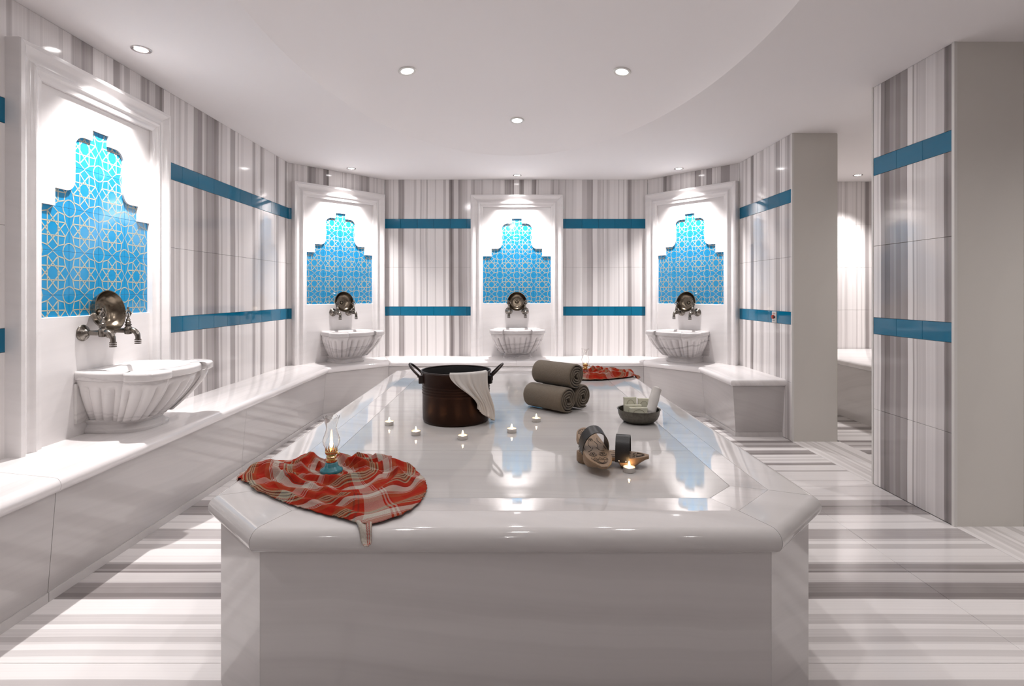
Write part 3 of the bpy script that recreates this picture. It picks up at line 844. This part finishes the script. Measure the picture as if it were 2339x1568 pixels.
for k, (c, z) in enumerate(((c1, TR), (c1+pv*(2*TR-0.003)+u*0.01, TR), (c1+pv*(TR+0.002)+u*0.004, TR+1.66*TR))):
    o = bpy.data.objects.new('rolled_towel', towel_mesh(TR, 0.245 if k != 1 else 0.235, 3+k)); link(o)
    o.location = (c.x, c.y, ZI+z+0.001); o.rotation_euler = (0, 0, math.atan2(u.y, u.x)-PI/2)
    tag(o, tl[k], 'towel', 'rolled brown towels')

# ------------------------------------------------------------------ plaid cloths
def cloth(name, C, B, label, seed, amp, tail=None, nr=56, nt=220, kr=3.0, lift=0.0050):
    rnd = random.Random(seed); f1, f2, f3 = [rnd.random()*6.28 for _ in range(3)]
    ang = sorted((math.atan2(b.y-C.y, b.x-C.x), math.hypot(b.x-C.x, b.y-C.y)) for b in B)
    ext = [(ang[-1][0]-2*PI, ang[-1][1])] + ang + [(ang[0][0]+2*PI, ang[0][1])]
    def R(a):
        a = (a+PI) % (2*PI) - PI
        for (a0, r0), (a1, r1) in zip(ext[:-1], ext[1:]):
            if a0 <= a <= a1:
                t = (a-a0)/max(a1-a0, 1e-6); return r0 + (r1-r0)*t
        return ang[0][1]
    def Rs(a): return sum(R(a+d)*w_ for d, w_ in ((-0.06,0.25),(0,0.5),(0.06,0.25)))
    jit = [rnd.uniform(-1, 1) for _ in range(nt+1)]; jit[nt] = jit[0]
    def fn(u, v):
        a = -PI + 2*PI*u; q = v
        rr = Rs(a); r = rr*q + (0.0030*jit[int(round(u*nt))] if v > 0.98 else 0)
        x, y = C.x + r*math.cos(a), C.y + r*math.sin(a)
        front = smoothstep(0.35, -0.45, math.sin(a))
        sw = q*kr*2*PI + 1.2*math.sin(a+f1) + 0.7*math.sin(2*a+f2)
        ridge = 1-abs(math.sin(sw*0.5))**0.8
        ridge2 = (0.5+0.5*math.sin(q*kr*3.3*PI + 1.7*math.sin(2*a+f3) + a*2))**2
        rad = (0.5+0.5*math.sin(a*11+2.0*math.sin(a*2+f3)+1.3*q))**1.5
        lo = min(max(0.14, 0.046/rr), 0.6)
        env = smoothstep(lo, lo+0.2, q)*(1-0.80*smoothstep(0.80, 1.0, q))
        h = amp*env*(front*(0.75*ridge+0.35*ridge2) + (1-front)*(0.35*ridge+0.75*rad))
        h += amp*0.16*env*math.sin(a*17+q*9+2*math.sin(a*5))*q
        h += (1-front)*amp*0.30*rad*smoothstep(0.6, 1.0, q)
        return (x, y, plat_z(x, y) + lift + h)
    def uvf(u, v):
        a = -PI + 2*PI*u
        return (Rs(a)*v + 0.02*math.sin(a*2) + 0.3, a*0.16 + 0.05*v)
    m = MB(); m.grid(lambda u, v: fn(u, max(v, 0.004)), nt, nr, uv=uvf)
    if tail: tail(m)
    o = m.obj(name, M['plaid'], None, True)
    md = o.modifiers.new('thickness', 'SOLIDIFY'); md.thickness = 0.0016; md.offset = 0
    return tag(o, label, 'cloth', 'red plaid bath cloths')
LAMP1 = at(757, 1076, PZ+0.004)
B1 = [at(x, y, PZ+0.004) for x, y in ((541,1078),(556,1064),(585,1056),(612,1060),(640,1054),(672,1056),(705,1046),(735,1050),(765,1047),(800,1046),(840,1046),(875,1046),(893,1050),(896,1058),(930,1064),(958,1082),(971,1098),(973,1122),(962,1145),(940,1168),(905,1186),(870,1196),(846,1204),(815,1196),(760,1180),(700,1164),(650,1148),(610,1132),(570,1108))]
def tail1(m):
    a, b, c, d = at(812,1192,PZ+0.006), at(850,1196,PZ+0.006), at(847,1219,PZ+0.004), at(832,1224,PZ+0.004)
    P = [a, b, c, d]
    def fn(u, v):
        p = (P[0]*(1-u)+P[1]*u)*(1-v) + (P[3]*(1-u)+P[2]*u)*v
        return (p.x, p.y, plat_z(p.x, p.y) + 0.0065 + 0.003*math.sin(u*9)*(1-v*0.5))
    m.grid(fn, 10, 10, uv=lambda u, v: (0.005+u*0.018, v*0.03))
cloth('plaid_cloth', LAMP1, B1, 'red and white plaid bath cloth under the turquoise oil lamp', 5, 0.030, tail1, 70, 260)
LAMP2 = at(1337, 853, PZ+0.01)
B2 = [at(x, y, PZ+0.006) for x, y in ((1262,852),(1275,845),(1300,842),(1340,843),(1385,846),(1425,850),(1452,852),(1463,854),(1452,860),(1430,863),(1395,866),(1350,868),(1318,867),(1285,862))]
cloth('plaid_cloth', LAMP2, B2, 'red plaid bath cloth bunched under the ruby oil lamp behind the towels', 11, 0.036, None, 60, 200, 2.2, 0.0085)

# ------------------------------------------------------------------ oil lamps
def oil_lamp(p, mat, label):
    th = thing('oil_lamp', p, 0, label, 'oil lamp', 'glass oil lamps')
    MB().lathe([(0.001,0),(0.035,0),(0.036,0.004),(0.033,0.009),(0.024,0.014),(0.021,0.019),(0.019,0.027),(0.014,0.031)], 28).obj('glass_font', mat, th, True, 50)
    MB().lathe([(0.010,0.030),(0.017,0.031),(0.017,0.036),(0.012,0.038),(0.015,0.042),(0.0165,0.047),(0.013,0.051),(0.017,0.054),(0.0195,0.060),(0.0195,0.066),(0.0175,0.068),(0.008,0.067)], 28).obj('burner_collar', M['gold'], th, True, 45)
    g = MB()
    for k in range(16):
        a = 2*PI*k/16; ca, sa = math.cos(a), math.sin(a)
        g.add([(0.0192*math.cos(a-0.14),0.0192*math.sin(a-0.14),0.066),(0.0192*math.cos(a+0.14),0.0192*math.sin(a+0.14),0.066),(0.0202*ca,0.0202*sa,0.079)], [(0,1,2)])
    g.obj('gallery_prongs', M['gold'], th)
    kn = MB().tube([(0.015,0,0.057),(0.026,-0.004,0.057)], 0.0018, 8).lathe([(0.001,-0.0015),(0.0045,-0.0015),(0.0045,0.0015),(0.001,0.0015)], 12)
    b0 = len(kn.v) - 48
    kn.v[b0:] = [tuple(Matrix.Translation((0.027,-0.004,0.057)) @ Matrix.Rotation(PI/2, 4, 'Y') @ Vector(q)) for q in kn.v[b0:]]
    kn.obj('wick_knob', M['gold'], th, True, 40)
    ch = MB(); pr_ = [(0.0165,0.069),(0.0185,0.074),(0.0245,0.084),(0.0272,0.094),(0.0262,0.104),(0.0215,0.118),(0.0170,0.130),(0.0160,0.138),(0.0180,0.150),(0.0225,0.163),(0.0258,0.172)]
    seg = 40; L = []
    for r, z in pr_:
        q = smoothstep(0.150, 0.172, z)
        L.append([(r*(1+0.03*q*math.cos(10*2*PI*i/seg))*math.cos(2*PI*i/seg), r*(1+0.03*q*math.cos(10*2*PI*i/seg))*math.sin(2*PI*i/seg), z+0.0025*q*math.cos(10*2*PI*i/seg)) for i in range(seg)])
    Lin = [[(x*0.955, y*0.955, z) for x, y, z in l] for l in reversed(L)]
    ch.loops(L + Lin + [L[0]], False, False)
    ch.obj('glass_chimney', M['glass'], th, True, 60)
    fm = MB().lathe([(0.0008,0.076),(0.0042,0.080),(0.0052,0.086),(0.0040,0.094),(0.0018,0.103),(0.0004,0.110)], 12).obj('flame', M['flame'], th, True)
    return th
oil_lamp((LAMP1.x, LAMP1.y, plat_z(LAMP1.x, LAMP1.y)+0.0062), M['teal'], 'small oil lamp with turquoise glass base and clear chimney')
oil_lamp((LAMP2.x, LAMP2.y, plat_z(LAMP2.x, LAMP2.y)+0.0097), M['ruby'], 'small oil lamp with ruby red base on the far plaid cloth')

# ------------------------------------------------------------------ tea lights
def tea_light():
    th = thing('tea_light', (0,0,0), 0, 'lit tea light in the row before the cauldron and towels', 'tea light', 'tea lights on the platform')
    MB().lathe([(0.001,0.0),(0.0182,0.0),(0.0190,0.0015),(0.0190,0.0155),(0.0196,0.0165),(0.0186,0.0165),(0.0184,0.013)], 28, cap=False).obj('cup', M['alu'], th, True, 40)
    MB().lathe([(0.001,0.002),(0.0182,0.002),(0.0183,0.0145),(0.012,0.0138),(0.002,0.0142)], 24).obj('wax', M['wax'], th, True, 40)
    MB().tube([(0,0,0.0138),(0.0004,0,0.019)], 0.0006, 6).obj('wick', M['wick'], th)
    MB().lathe([(0.0006,0.0172),(0.0030,0.0195),(0.0036,0.0225),(0.0024,0.028),(0.0004,0.034)], 12).obj('flame', M['flame'], th, True)
    return th
TP = [(889, 974), (950, 997), (1057, 1007), (1169, 991), (1225, 966), (1437, 1083)]
t0 = tea_light()
for k, (x, y) in enumerate(TP):
    o = t0 if k == 0 else copy_tree(t0)
    p = at(x, y, ZI); p.y += 0.019; p.x = (x-CX)/FPX*p.y
    o.location = (p.x, p.y, ZI+0.0003)
    o['label'] = ['outermost tea light of the row, past the cauldron towards the long bench', 'tea light between the outermost one and the one before the cauldron', 'tea light standing directly in front of the copper cauldron', 'tea light before the gap between cauldron and rolled towels', 'tea light standing directly in front of the rolled towels', ''][k]
    if k == 5: o['label'] = 'lit tea light standing right in front of the wooden clogs'

# ------------------------------------------------------------------ wooden clogs
def clog(label, so_=0.0):
    th = thing('wooden_clog', (0,0,0), 0, label, 'clog', 'pair of wooden clogs')
    Ln, n = 0.238, 30
    def hw(s): 
        heel = math.sqrt(max(1-((0.14-s)/0.14)**2, 0)) if s < 0.14 else 1
        toe = 1 if s < 0.72 else max(1-((s-0.72)/0.28)**2*0.72, 0)
        return (0.036 + 0.008*math.sin((s-0.2)*PI*1.1))*max(heel, 0.18)*toe
    T = 0.036
    L = []
    for k in range(n+1):
        s = k/n; w_ = hw(s); x = s*Ln
        zb = 0.030*smoothstep(0.72, 1.0, s) + 0.004*smoothstep(0.1, 0.0, s) + 0.020*smoothstep(0.22, 0.30, s)*smoothstep(0.66, 0.58, s)
        zt = T + 0.003*smoothstep(0.7, 1.0, s)
        L.append([(x,-w_*0.80,zb),(x,-w_*0.97,zb+0.006),(x,-w_,zt-0.003),(x,-w_+0.002,zt),(x,w_-0.002,zt),(x,w_,zt-0.003),(x,w_*0.97,zb+0.006),(x,w_*0.80,zb)])
    MB().loops(L).obj('sole', M['wood'], th, True, 40)
    c = MB(); z = T+0.0001
    def stroke(pts, r=0.0010): c.tube([(x, y, z + 0.003*smoothstep(0.7, 1.0, x/Ln)) for x, y in pts], r, 5)
    def arc(cx, cy, rx, ry, a0, a1, k=16): return [(cx+rx*math.cos(a0+(a1-a0)*i/k), cy+ry*math.sin(a0+(a1-a0)*i/k)) for i in range(k+1)]
    stroke(arc(0.040,0,0.030,0.029,PI/2,3*PI/2)); stroke(arc(0.052,0,0.026,0.024,PI/2+0.2,3*PI/2-0.2))
    for k in range(9):
        a = PI/2+0.25 + (PI-0.5)*k/8
        stroke([(0.040+0.029*math.cos(a), 0.029*math.sin(a)), (0.052+0.026*math.cos(a), 0.024*math.sin(a))], 0.0008)
    for cx, cy in ((0.080, 0.0), (0.165, 0.016), (0.165, -0.016)):
        for k in range(4):
            a = PI/4 + k*PI/2; stroke(arc(cx+0.0052*math.cos(a), cy+0.0052*math.sin(a), 0.0046, 0.0046, 0, 2*PI, 10), 0.0008)
        if cx > 0.1: stroke(arc(cx, cy, 0.0125, 0.0125, -1.6, 1.6, 14), 0.0009)
    for sy in (-1, 1):
        stroke([(0.070, sy*0.026), (0.088, sy*0.022), (0.105, sy*0.030)]); stroke([(0.090, sy*0.010), (0.110, sy*0.016), (0.128, sy*0.012)])
        stroke([(0.128, sy*0.006), (0.142, sy*0.013), (0.150, sy*0.027)]); stroke([(0.118, sy*0.034), (0.140, sy*0.035)])
    zig = [(0.186, -0.027), (0.194, -0.027)]
    for k in range(7): zig.append((0.186 if k % 2 else 0.196, -0.024+0.008*k))
    stroke(zig)
    for q in (1.0, 0.78, 0.52): stroke([(0.199, -0.024*q), (0.209+0.009*q, -0.013*q), (0.211+0.013*q, 0.0), (0.209+0.009*q, 0.013*q), (0.199, 0.024*q), (0.199, -0.024*q)])
    c.obj('carving', M['carve'], th)
    st = MB(); rows = []
    x0, x1 = 0.098+so_, 0.144+so_; wz = 0.0445; H = 0.066
    prof = [(-wz, 0.021), (-wz, T)]
    for k in range(1, 16): 
        a = PI - PI*k/16; prof.append((wz*math.cos(a)*1.02, T + H*math.sin(a)))
    prof += [(wz, T), (wz, 0.021)]
    outer = prof; inner = []
    for k, (y, zz) in enumerate(prof):
        a0, b0 = prof[max(k-1,0)], prof[min(k+1,len(prof)-1)]; d = Vector((b0[0]-a0[0], b0[1]-a0[1])).normalized(); nn = Vector((d.y, -d.x))*0.003
        inner.append((y+nn.x, zz+nn.y))
    loop = outer + list(reversed(inner))
    st.loops([[(x0, y, zz) for y, zz in loop], [(x1, y, zz) for y, zz in loop]], False, False)
    n_ = len(outer)
    for off in (0, len(loop)):
        for k in range(n_-1):
            st.f.append([off+k, off+k+1, off+2*n_-2-k, off+2*n_-1-k]); st.mi.append(0)
    so = st.obj('strap', M['leather'], th, True, 45)
    for sy in (-1, 1):
        for dx in (0.012, 0.034):
            MB().ball((x0+dx, sy*(wz+0.0006), 0.026), (0.0026, 0.0012, 0.0026), 10, 6).obj('rivet', M['chrome'], so, True)
    return th
g2 = clog('wooden clog lying flat with its strap upright, side lit by a candle', 0.034)
p0 = at(1328, 1062, ZI)
p0 = Vector((0.232, 1.835, ZI)); p1 = Vector((0.452, 1.772, ZI))
d = p1-p0; g2.location = (p0.x, p0.y, ZI+0.0004); g2.rotation_euler = (0, 0, math.atan2(d.y, d.x))
g1 = clog('wooden clog with carved upper face, propped on the other clog')
heel = Vector((0.262, 1.902, ZI+0.066)); toe = Vector((0.297, 1.667, ZI-0.004))
dx = (toe-heel).normalized(); sd = Vector((0,0,1)).cross(dx).normalized(); upv = dx.cross(sd)
R3 = Matrix((dx, sd, upv)).transposed()
g1.rotation_euler = R3.to_euler(); g1.location = heel

# ------------------------------------------------------------------ soap bowl
SB = at(1459, 972, ZI); SB = Vector(((1459-CX)/FPX*(SB.y+0.062), SB.y+0.062, ZI+0.0004))
prof = [(0.001,0.0),(0.055,0.0),(0.066,0.003),(0.082,0.018),(0.0895,0.036),(0.0915,0.054),(0.0955,0.0575),(0.0955,0.0590),(0.0895,0.0575),(0.0870,0.036),(0.079,0.020),(0.064,0.007),(0.001,0.005)]
o = MB().lathe(prof, 44).obj('metal_bowl', M['pewter'], None, True, 45); o.location = SB
tag(o, 'shallow dark pewter bowl holding soap bars on the platform', 'bowl')
def soap(dx, dy, z, w_, h_, rz, tilt, label, t_=0.022):
    th = thing('soap_bar', (SB.x+dx, SB.y+dy, SB.z+z), rz, label, 'soap', 'soap bars in the bowl')
    th.rotation_euler = (tilt, 0, rz)
    L = []
    for y, i in ((t_, 0.002), (t_-0.002, 0), (0.002, 0), (0.0, 0.002)):
        L.append([(-w_/2+i, y, i), (w_/2-i, y, i), (w_/2-i, y, h_-i), (-w_/2+i, y, h_-i)])
    MB().loops(L).obj('bar', M['soap'], th, True, 30)
    pts = []
    for k in range(19):
        a = PI*1.12 - PI*1.24*k/18; pts.append((w_*0.31*math.cos(a), -0.0002, h_*0.58+h_*0.28*math.sin(a)))
    MB().tube(pts, 0.0012, 5).obj('stamped_arch', M['soapg'], th)
soap(-0.029, 0.021, 0.019, 0.056, 0.085, 0.06, -0.14, 'cream soap bar standing tall behind, away from the white roll')
soap(0.030, 0.023, 0.016, 0.052, 0.082, -0.12, -0.12, 'cream soap bar standing tall behind, next to the white roll')
soap(-0.022, -0.004, 0.013, 0.074, 0.062, 0.05, -0.10, 'cream soap bar half hidden between front and rear bars')
soap(-0.006, -0.032, 0.012, 0.078, 0.056, 0.02, -0.12, 'low cream soap bar in front of the others in the bowl')
def roll():
    a = SB + Vector((0.046, -0.016, 0.034)); b = SB + Vector((0.090, 0.030, 0.150))
    m = MB(); n = 14; pts = []; rr = []
    for k in range(n+1):
        q = k/n; p = a.lerp(b, q); pts.append(p); e = min(q, 1-q)
        rr.append(0.0215*min(1, (e/0.06)**0.5 + 0.35) if e < 0.06 else 0.0215 + 0.0008*math.sin(q*14))
    m.tube(pts, rr, 20)
    m.tube([a+Vector((-0.026,-0.004,0.004)), a+Vector((-0.004,-0.012,0.004)), a+Vector((0.018,-0.014,0.002))], [0.006,0.009,0.006], 10)
    o = m.obj('cloth_roll', M['cotton'], None, True, 60)
    tag(o, 'white cotton washing mitt rolled up and leaning out of the soap bowl', 'washcloth')
roll()

# ------------------------------------------------------------------ alarm plate on the blue band
pw = Vector((2.10, 2.10*FPX/(1770-CX)))
th = thing('button_plate', (2.0993, pw.y, 0.867), PI/2, 'small pale wall plate with red call button on the blue band', 'button')
MB().loops([[(-w_, y, z0), (w_, y, z0), (w_, y, z1), (-w_, y, z1)] for w_, y, z0, z1 in ((0.033,0.0,0.0,0.088),(0.033,0.006,0.0,0.088),(0.031,0.008,0.002,0.086))]).obj('plate', M['plate'], th)
bt = MB().lathe([(0.001,0.0),(0.016,0.0),(0.016,0.010),(0.013,0.014),(0.001,0.015)], 20).xform(Matrix.Translation((0.004,0.008,0.046)) @ Matrix.Rotation(-PI/2, 4, 'X')).obj('button', M['redp'], th, True, 40)
MB().box(-0.022, -0.008, 0.008, 0.018, 0.038, 0.052).obj('side_switch', M['blackp'], th)
for k in range(5):
    MB().box(-0.020+k*0.0085, -0.015+k*0.0085, 0.008, 0.0084, 0.070, 0.076).obj('print_mark', M['redp'], th)
    MB().box(-0.018+k*0.0078, -0.013+k*0.0078, 0.008, 0.0084, 0.012, 0.017).obj('print_mark', M['blackp'], th)
